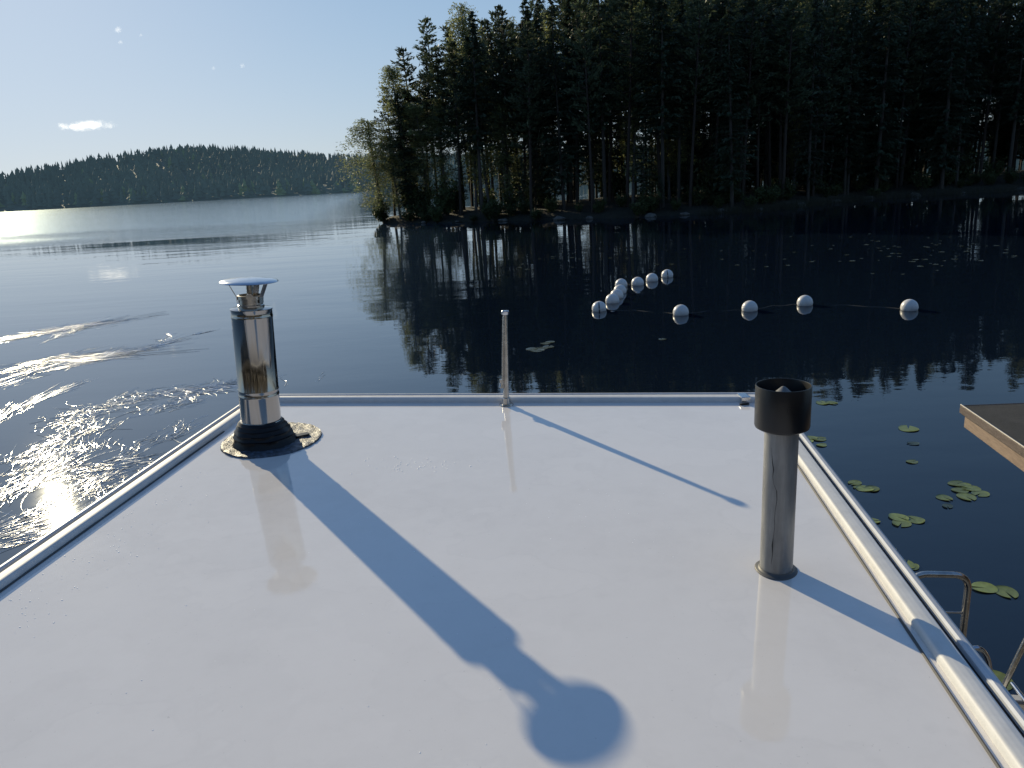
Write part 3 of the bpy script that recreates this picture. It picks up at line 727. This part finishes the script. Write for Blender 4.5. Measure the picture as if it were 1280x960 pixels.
# ------------------------------------------------------------------ buoys and ropes
BU = [(834, 346, 'buoy farthest away at the right end of the upper row'), (815, 351, 'second farthest buoy in the upper row, next to the end one'), (797, 356, 'buoy left of the two end ones in the upper row'),
      (776.5, 358, 'buoy at the back of the tight cluster'), (775, 366, 'half hidden buoy second from the back of the tight cluster'), (771, 372, 'half hidden buoy in the middle of the tight cluster'), (765.5, 378, 'buoy in front of the tight cluster with others overlapping behind it'),
      (749, 388, 'leftmost buoy with a dark vertical mark, beside the tight cluster'), (851, 393, 'nearest buoy, alone just right of the tight cluster'), (937, 388, 'buoy second from the left of the widely spaced front row'),
      (1006, 381, 'buoy that sits highest of the widely spaced front row'), (1136.5, 387, 'rightmost buoy alone at the end of the front row')]
bpos = []
random.seed(5)
for i, (px, py, lb) in enumerate(BU):
    p = W(px, py, 0); bpos.append(p)
    r = .21 if i > 2 else .215
    b = empty('buoy', (p.x, p.y, .06), 'white round ' + lb, 'buoy', 'white round buoys strung across the bay')
    prof = [(0, r)] + [(r * math.sin(t), r * math.cos(t)) for t in [PI * k / 20 for k in range(1, 20)]] + [(0, -r)]
    MB().lathe(prof, 36).build('float', M_buoy, b, smooth=True, off=Vector((0, 0, 0)))
    MB().lathe([(r * 1.004, -.018), (r * 1.012, -.014), (r * 1.012, .0), (r * 1.004, .004)], 36).build('seam', M_buoy, b, smooth=True, off=Vector((0, 0, 0)))
    if i in (0, 7):
        rz = -PI / 2 - .1
        vs = []
        for k in range(11):
            th = math.radians(25 + k * 9)
            for s in (-.09, .09): v = Vector((math.sin(th) * math.cos(rz + s), math.sin(th) * math.sin(rz + s), math.cos(th))) * (r * 1.006); vs.append(v)
        MB().add(vs, [(2 * k, 2 * k + 1, 2 * k + 3, 2 * k + 2) for k in range(10)]).build('dark_mark', M_buoyd, b, off=Vector((0, 0, 0)))
    b.rotation_euler = (random.gauss(0, .08), random.gauss(0, .08), 0)
def rope(a, b, label, sag=.02):
    a, b = bpos[a], bpos[b]; pts = []
    for k in range(25):
        t = k / 24; p = a.lerp(b, t); p.z = .004 - .035 * max(0, noise.noise(Vector((p.x * 1.3, p.y, 2)))); p.y += .25 * math.sin(t * PI) + .06 * math.sin(t * 17); pts.append(p)
    tag(MB().tube(pts, .009, 6).build('buoy_rope', M_rope, smooth=True, off=a.copy()), label, 'rope')
rope(7, 8, 'thin floating rope from the tight buoy cluster to the nearest buoy')
rope(8, 9, 'thin floating rope between the two left buoys of the front row')
rope(9, 10, 'thin rope between the middle buoys of the front row')
rope(10, 11, 'thin pale rope floating before the rightmost buoy')
rope(2, 1, 'short rope within the upper row, left part'); rope(1, 0, 'short rope up to the farthest buoy')
rope(3, 2, 'short rope joining the back of the cluster to the upper row')

# ------------------------------------------------------------------ lily pads
def pad_mesh(mat, seed):
    random.seed(seed); n = 26; vs = [(0, 0, .002)]; a0 = .14
    for rr, zz in ((.6, .003), (.93, .005), (1, .009)):
        for j in range(n + 1):
            t = a0 + (2 * PI - 2 * a0) * j / n; r = .5 * rr * (1 + .04 * math.sin(3 * t + seed)) * (1 + .08 * math.cos(t)); vs.append((r * math.cos(t), .9 * r * math.sin(t), zz * (1 + 1.2 * math.sin(2 * t + seed)) * .5 + .002))
    m = n + 1; fs = [(0, 1 + j, 2 + j) for j in range(n)]
    for k in range(2): fs += [(1 + k * m + j, 1 + (k + 1) * m + j, 2 + (k + 1) * m + j, 2 + k * m + j) for j in range(n)]
    me = bpy.data.meshes.new('lily_pad'); me.from_pydata(vs, [], fs); me.update(); me.materials.append(mat)
    me.polygons.foreach_set('use_smooth', [True] * len(me.polygons)); return me
PADS = [pad_mesh(M_pad, s) for s in range(4)]; PFAR = [pad_mesh(M_padfar, s) for s in range(3)]; PSUB = pad_mesh(M_padsub, 9)
def pad(px, py, d, me, label, group, z=.004, rz=None):
    p = W(px, py, 0); o = bpy.data.objects.new('lily_pad', me); C.objects.link(o); o.location = (p.x, p.y, z + random.uniform(0, .003)); o.scale = (d, d, max(.7, d * 2)) if d > .05 else (d, d, 1)
    o.rotation_euler = (random.gauss(0, .008), random.gauss(0, .008), random.random() * 6.28 if rz is None else rz)
    return tag(o, label, 'lily pad', group)
c3 = lambda x, y: (900 + x / 3.368, 440 + y / 3.368)
c4 = lambda x, y: (1080 + x / 3.43, 680 + y / 3.43)
random.seed(31)
for nm, pts in {
    'largest cluster of lily pads below the dark felt roof': [(995, 557, .24), (1008, 585, .22), (1060, 577, .24), (1036, 611, .26), (1097, 597, .24), (1030, 562, .18)],
    'three leaf lily cluster in the middle of the dark water': [(747, 697, .25), (764, 721, .25), (824, 709, .24)],
    'lily cluster close beside the grey vent pipe side of the roof': [(568, 552, .20), (606, 577, .24), (641, 577, .22), (582, 571, .15)],
    'small far lily cluster just behind the black hood': [(383, 362, .20), (374, 376, .17), (415, 368, .24), (426, 394, .17)],
    'pair of thin lily pads farthest right of the black hood': [(432, 216, .26), (468, 215, .24)],
    'lily pads half hidden by the right edge rail': [(636, 712, .2), (722, 834, .12)]}.items():
    for x, y, d in pts: pad(*c3(x, y), d * .84, random.choice(PADS), 'green leaf in the ' + nm.replace('lily pads', 'lily leaves'), nm)
pad(*c3(793, 325), .30, PADS[0], 'lone elongated lily pad highest in the dark water at the right', None)
pad(*c3(807, 464), .15, PADS[1], 'small lone lily pad midway between the upper lone pad and the clusters', None)
pad(*c3(942, 615), .18, PADS[2], 'single lily pad just left of the largest cluster', None)
pad(*c3(957, 650), .12, PSUB, 'dim sunken leaf below the largest lily cluster', None)
pad(*c3(815, 386), .16, PSUB, 'dim sunken leaf under the lone elongated lily pad', None)
pad(*c4(518, 190), .215, PADS[0], 'left leaf of the lily pair right of the ladder hoop', None)
pad(*c4(606, 206), .215, PADS[2], 'right leaf of the lily pair right of the ladder hoop', None)
pad(*c4(180, 92), .18, PADS[1], 'yellowish lily pad just above the ladder hoop', None)
pad(*c4(205, 100), .14, PADS[3], 'small torn lily pad touching the yellowish one above the ladder hoop', None)
pad(1243, 850, .26, PADS[3], 'large lily pad partly hidden beside the jetty ladder', None)
c1 = lambda x, y: (560 + x / 2.909, 300 + y / 2.909)
for x, y, d in [(305, 397, .30), (322, 402, .34), (345, 394, .30), (364, 390, .3), (355, 377, .25), (372, 372, .25)]:
    pad(*c1(x, y), d, PFAR[0], 'pale leaf in the small bright lily cluster between the mast and the buoys', 'bright lily cluster near the mast')
pad(*c1(780, 362), .2, PFAR[1], 'single pale leaf floating below the nearest buoy', None)
random.seed(77)
for i in range(125):
    u = random.random()
    if u < .5: px, py = random.gauss(1130, 75), random.gauss(312, 13)
    elif u < .8: px, py = random.uniform(800, 1280), random.gauss(318, 10)
    else: px, py = random.uniform(560, 800), random.gauss(324, 9)
    if not (540 < px < 1300) or py < 282: continue
    pad(px, py, random.uniform(.09, .26), random.choice(PFAR), 'tiny pale lily leaf far out on the shaded water before the forest', 'far lily leaves on the shaded water', .004)

# ------------------------------------------------------------------ floating grass on the left
random.seed(3)
mb = MB()
def blade(p, ang, L, wd, curl):
    n = 7; vs = []; x, y = p.x, p.y; a = ang
    for k in range(n + 1):
        t = k / n; w2 = wd * (1 - t) ** .6 * .5 + .0006; nx_, ny_ = -math.sin(a), math.cos(a); z = .004 + .006 * abs(math.sin(t * 3 + ang * 5))
        tw = .002 * math.sin(t * 4 + ang * 9)
        vs += [(x + nx_ * w2, y + ny_ * w2, z + tw), (x, y, z + w2 * .5), (x - nx_ * w2, y - ny_ * w2, z - tw)]
        x += math.cos(a) * L / n; y += math.sin(a) * L / n; a += curl / n
    fs = []
    for k in range(n): o = k * 3; fs += [(o, o + 1, o + 4, o + 3), (o + 1, o + 2, o + 5, o + 4)]
    mb.add(vs, fs)
def band(poly, spread, n, spa, L=(.2, .7), wd=.008, curl=.5):
    P_ = [W(*p) for p in poly]; seg = [(P_[i + 1] - P_[i]).length for i in range(len(P_) - 1)]; tot = sum(seg)
    for _ in range(n):
        d = random.random() * tot; i = 0
        while i < len(seg) - 1 and d > seg[i]: d -= seg[i]; i += 1
        u = d / seg[i]; c = P_[i].lerp(P_[i + 1], u); dr = (P_[i + 1] - P_[i]).normalized(); nn = Vector((-dr.y, dr.x, 0))
        cl = noise.noise(Vector((c.x * 2, c.y * 2, 1))) * spread
        c = c + nn * (random.gauss(0, spread * .5) + cl * 1.4) + dr * random.gauss(0, .1)
        fa = 2.6 * noise.noise(Vector((c.x * .9, c.y * .9, 7))) + 1.4 * noise.noise(Vector((c.x * 2.6, c.y * 2.6, 3)))
        fc_ = 3.0 * noise.noise(Vector((c.x * 1.3, c.y * 1.3, 11)))
        blade(c, math.atan2(dr.y, dr.x) + spa * (.75 * fa + random.gauss(0, .45)) + (PI if random.random() < .15 else 0), random.uniform(*L) * (1 + .9 * random.random() ** 3), wd * random.uniform(.5, 1.2), curl * (fc_ + random.gauss(0, .5)))
band([(-30, 432), (40, 418), (110, 407)], 0.441, 114, .14, (0.62, 2.07), 0.0084, 0.19)
band([(60, 425), (90, 414), (112, 408)], 0.263, 57, .45, (0.38, 1.03), 0.0084, 0.45)
band([(-20, 470), (60, 452), (130, 446)], 0.420, 104, .14, (0.62, 1.84), 0.0084, 0.19)
band([(90, 456), (125, 446)], 0.231, 57, .5, (0.31, 0.80), 0.0084, 0.50)
band([(130, 446), (190, 432), (215, 425)], 0.273, 85, .6, (0.31, 0.92), 0.0077, 0.62)
band([(236, 420), (250, 417)], 0.074, 13, .3, (0.25, 0.57), 0.0084, 0.34)
band([(-30, 490), (40, 466), (110, 452)], 0.315, 85, .18, (0.50, 1.49), 0.0084, 0.22)
band([(-40, 545), (20, 510), (70, 492)], 0.252, 85, .16, (0.50, 1.38), 0.0077, 0.22)
band([(60, 540), (110, 512), (180, 494), (280, 482)], 0.357, 285, .9, (0.19, 0.57), 0.0063, 0.56)
band([(200, 492), (250, 484), (290, 480)], 0.126, 47, .3, (0.38, 0.92), 0.0063, 0.45)
band([(175, 520), (235, 500), (262, 488)], 0.252, 95, 1.0, (0.19, 0.57), 0.0058, 0.73)
band([(0, 600), (60, 560), (120, 530)], 0.378, 199, .6, (0.25, 0.69), 0.0063, 0.45)
band([(-20, 640), (40, 600), (110, 560)], 0.378, 256, .5, (0.25, 0.80), 0.0063, 0.45)
band([(-10, 672), (50, 640), (120, 600)], 0.273, 256, .45, (0.19, 0.69), 0.0058, 0.45)
band([(-10, 690), (60, 668), (110, 645)], 0.126, 66, .14, (0.50, 1.03), 0.0058, 0.34)
band([(60, 600), (110, 590), (160, 575)], 0.336, 114, 1.1, (0.15, 0.46), 0.0056, 0.67)
band([(110, 625), (160, 600), (205, 575), (235, 560)], 0.189, 114, 1.1, (0.12, 0.34), 0.0052, 0.62)
band([(140, 575), (200, 550), (235, 530)], 0.273, 57, .9, (0.19, 0.52), 0.0053, 0.73)
band([(355, 480), (362, 470)], 0.105, 3, .5, (0.25, 0.46), 0.0056, 0.45); band([(396, 478), (402, 470)], 0.105, 5, .5, (0.19, 0.40), 0.0056, 0.45)
tag(mb.build('floating_grass', M_grass), 'long thin glinting grass blades drifting on the water beside the roof', 'water grass', kind='stuff')

# ------------------------------------------------------------------ shed with felt roof at the right
K = W(1200, 506, 2.0); e1 = W(1280, 503, 2.0) - K; e1 = e1.normalized(); e2 = W(1280, 560, 2.0) - K; e2 = e2.normalized()
L1, L2 = 2.6, 3.2
shed = empty('boat_shed', (K.x + 1.6, K.y - 1.5, 0), 'low waterside shed with black felt roof and brown fascia at the right edge', 'shed')
so_ = parent_world(shed)
def prism(poly, z0, z1):
    n = len(poly); return MB().add([(p[0], p[1], z0) for p in poly] + [(p[0], p[1], z1) for p in poly], [tuple(range(n))[::-1], tuple(range(n, 2 * n))] + [(i, (i + 1) % n, n + (i + 1) % n, n + i) for i in range(n)])
def quad(i): 
    a = K + e1 * i + e2 * i; return [a, a + e2 * (L2 - 2 * i), a + e2 * (L2 - 2 * i) + e1 * (L1 - 2 * i), a + e1 * (L1 - 2 * i)]
prism(quad(.012), 1.93, 1.995).build('felt_roof', M_felt, shed)
def board(a, b, z0, z1, th, name, mat, inset=0.):
    d = (b - a).normalized(); n = Vector((-d.y, d.x, 0)); m_ = quad(0)[2]
    if n.dot(m_ - a) < 0: n = -n
    a, b = a + n * inset, b + n * inset; prism([a, b, b + n * th, a + n * th], z0, z1).build(name, mat, shed, bevel=.003)
Q = quad(0)
board(Q[0], Q[1], 1.94, 2.0, .012, 'fascia_board', M_woodd); board(Q[0] + e1 * .012, Q[3], 1.94, 1.998, .012, 'fascia_board', M_woodd)
board(Q[0], Q[1], 2.001, 2.007, .010, 'edge_strip', M_trimpale)
board(Q[0] + e1 * .03 + e2 * .03, Q[1], 1.835, 1.938, .02, 'lower_fascia', M_woodl); board(Q[0] + e1 * .055 + e2 * .03, Q[3], 1.835, 1.937, .02, 'lower_fascia', M_woodl)
prism(quad(.06), 1.85, 1.925).build('eave_board', M_woodd, shed)
prism(quad(.75), .5, 1.845).build('wall', M_woodd, shed)
prism(quad(.5), .38, .495).build('floor_deck', M_plank, shed)
for (sx, sy) in ((.7, .7), (L1 - .7, .7), (.7, L2 - .7), (L1 - .7, L2 - .7)):
    c = K + e1 * sx + e2 * sy; MB().tube([(c.x, c.y, -4), (c.x, c.y, .379)], .08, 12).build('pile', M_plank, shed, smooth=True)

# ------------------------------------------------------------------ jetty with ladders
JZ = .5; J0 = W(1252, 869, JZ); J1 = W(1280, 871, JZ); jd = (J1 - J0); jd.z = 0; jd.normalize(); jn = Vector((jd.y, -jd.x, 0))
jet = empty('jetty', (J0.x + .6, J0.y - 1.2, 0), 'grey plank jetty in the lower right corner behind the roof edge', 'jetty')
A = J0 - jd * .45
for k in range(22):
    a = A + jn * (.075 + k * .115); prism([a, a + jn * .105, a + jn * .105 + jd * 2.6, a + jd * 2.6], JZ - .035, JZ + random.uniform(-.002, .002)).build('plank', M_plank, jet, bevel=.004)
prism([A, A + jd * 2.6, A + jd * 2.6 + jn * .06, A + jn * .06], JZ - .06, JZ + .012).build('edge_beam', M_alu, jet, bevel=.006)
for s in (.1, 2.4):
    a = A + jd * s + jn * .08; prism([a, a + jd * .1, a + jd * .1 + jn * 2.4, a + jn * 2.4], JZ - .18, JZ - .04).build('bearer', M_plank, jet)
    for u in (.3, 2.2):
        c = A + jd * (s + .05) + jn * u; MB().tube([(c.x, c.y, -4), (c.x, c.y, JZ - .182)], .06, 12).build('pile', M_plank, jet, smooth=True)
def arc_pts(a, b, c, n=8):     # rounded corner
    return [a.lerp(b, t).lerp(b.lerp(c, t), t) for t in [k / n for k in range(n + 1)]]
def hoop(base1, top1, top2, base2, r, R=.09):
    u1 = (top1 - base1).normalized(); u2 = (top2 - top1).normalized(); u3 = (base2 - top2).normalized()
    R = min(R, (top2 - top1).length * .45)
    return [base1] + arc_pts(top1 - u1 * R, top1, top1 + u2 * R) + arc_pts(top2 - u2 * R, top2, top2 + u3 * R) + [base2]
# hoop ladder
HZ = 1.5; t1 = W(1140, 717, HZ); t2 = W(1213, 720, HZ); t2.y = t1.y - .05
lb = Vector((t1.x, t1.y, -.6)); rb = Vector((t2.x, t2.y, -.6))
lad = empty('hoop_ladder', (t1.x, t1.y, 0), 'tall stainless steel hoop of a swimming ladder standing beside the roof edge', 'ladder')
MB().tube(hoop(lb, t1, t2, rb, .019), .019, 14).build('hoop_rail', M_steelbr, lad, smooth=True)
MB().tube([t1 + Vector((0, 0, -.24)), t2 + Vector((0, 0, -.24))], .006, 8).build('cross_bar', M_steelbr, lad, smooth=True)
for z in (.25, 0., -.25): MB().tube([Vector((t1.x, t1.y, z)), Vector((t2.x, t2.y, z))], .016, 10).build('rung', M_steelbr, lad, smooth=True)
# low grab rail arc
YG = 3.62; ga, gb, gc, gd = WY(1203, 828, YG), WY(1213, 796, YG), WY(1243, 806, YG - .02), WY(1236, 856, YG - .04)
gr = empty('grab_rail', (gb.x, gb.y, JZ), 'small bright curved grab rail between the tall hoop and the corner ladder', 'grab rail')
pts = [Vector((ga.x - .02, ga.y, JZ)), ga] + [ga.lerp(gb, t).lerp(gb.lerp(gc, t), t).lerp(gb.lerp(gc, t).lerp(gc.lerp(gd, t), t), t) for t in [k / 12 for k in range(1, 13)]] + [Vector((gd.x, gd.y, JZ))]
MB().tube(pts, .014, 12).build('rail', M_capst, gr, smooth=True)
# corner ladder
b1_ = W(1262, 866, JZ); t1_ = W(1281, 812, 1.15)
cl = empty('corner_ladder', (b1_.x, b1_.y, JZ), 'stainless swimming ladder hooked over the jetty edge in the lower right corner', 'ladder')
def railc(off):
    o = jd * off; B = Vector((b1_.x, b1_.y + .06, -.5)) + o; B0 = Vector((b1_.x, b1_.y + .06, JZ)) + o; T1 = Vector((b1_.x + .10, b1_.y + .02, JZ + .44)) + o; T2 = T1 - jn * -.30; E = Vector((T2.x, T2.y, JZ + .02))
    return [B, B0] + arc_pts(T1 - (T1 - B0).normalized() * .1, T1, T1 + (T2 - T1).normalized() * .1) + arc_pts(T2 - (T2 - T1).normalized() * .1, T2, T2 + Vector((0, 0, -.1))) + [E]
MB().tube(railc(0), .017, 12).build('side_rail', M_steelbr, cl, smooth=True); MB().tube(railc(.42), .017, 12).build('side_rail', M_steelbr, cl, smooth=True)
for z in (.35, .1, -.15): MB().tube([Vector((b1_.x, b1_.y + .06, z)), Vector((b1_.x, b1_.y + .06, z)) + jd * .42], .014, 10).build('rung', M_steelbr, cl, smooth=True)
p0 = W(1265, 854, JZ + .12); p1 = p0 + jn * .55 + jd * .1; p1.z = JZ + .03
MB().tube([p0, p1], .013, 10).build('brace_tube', M_capst, cl, smooth=True)
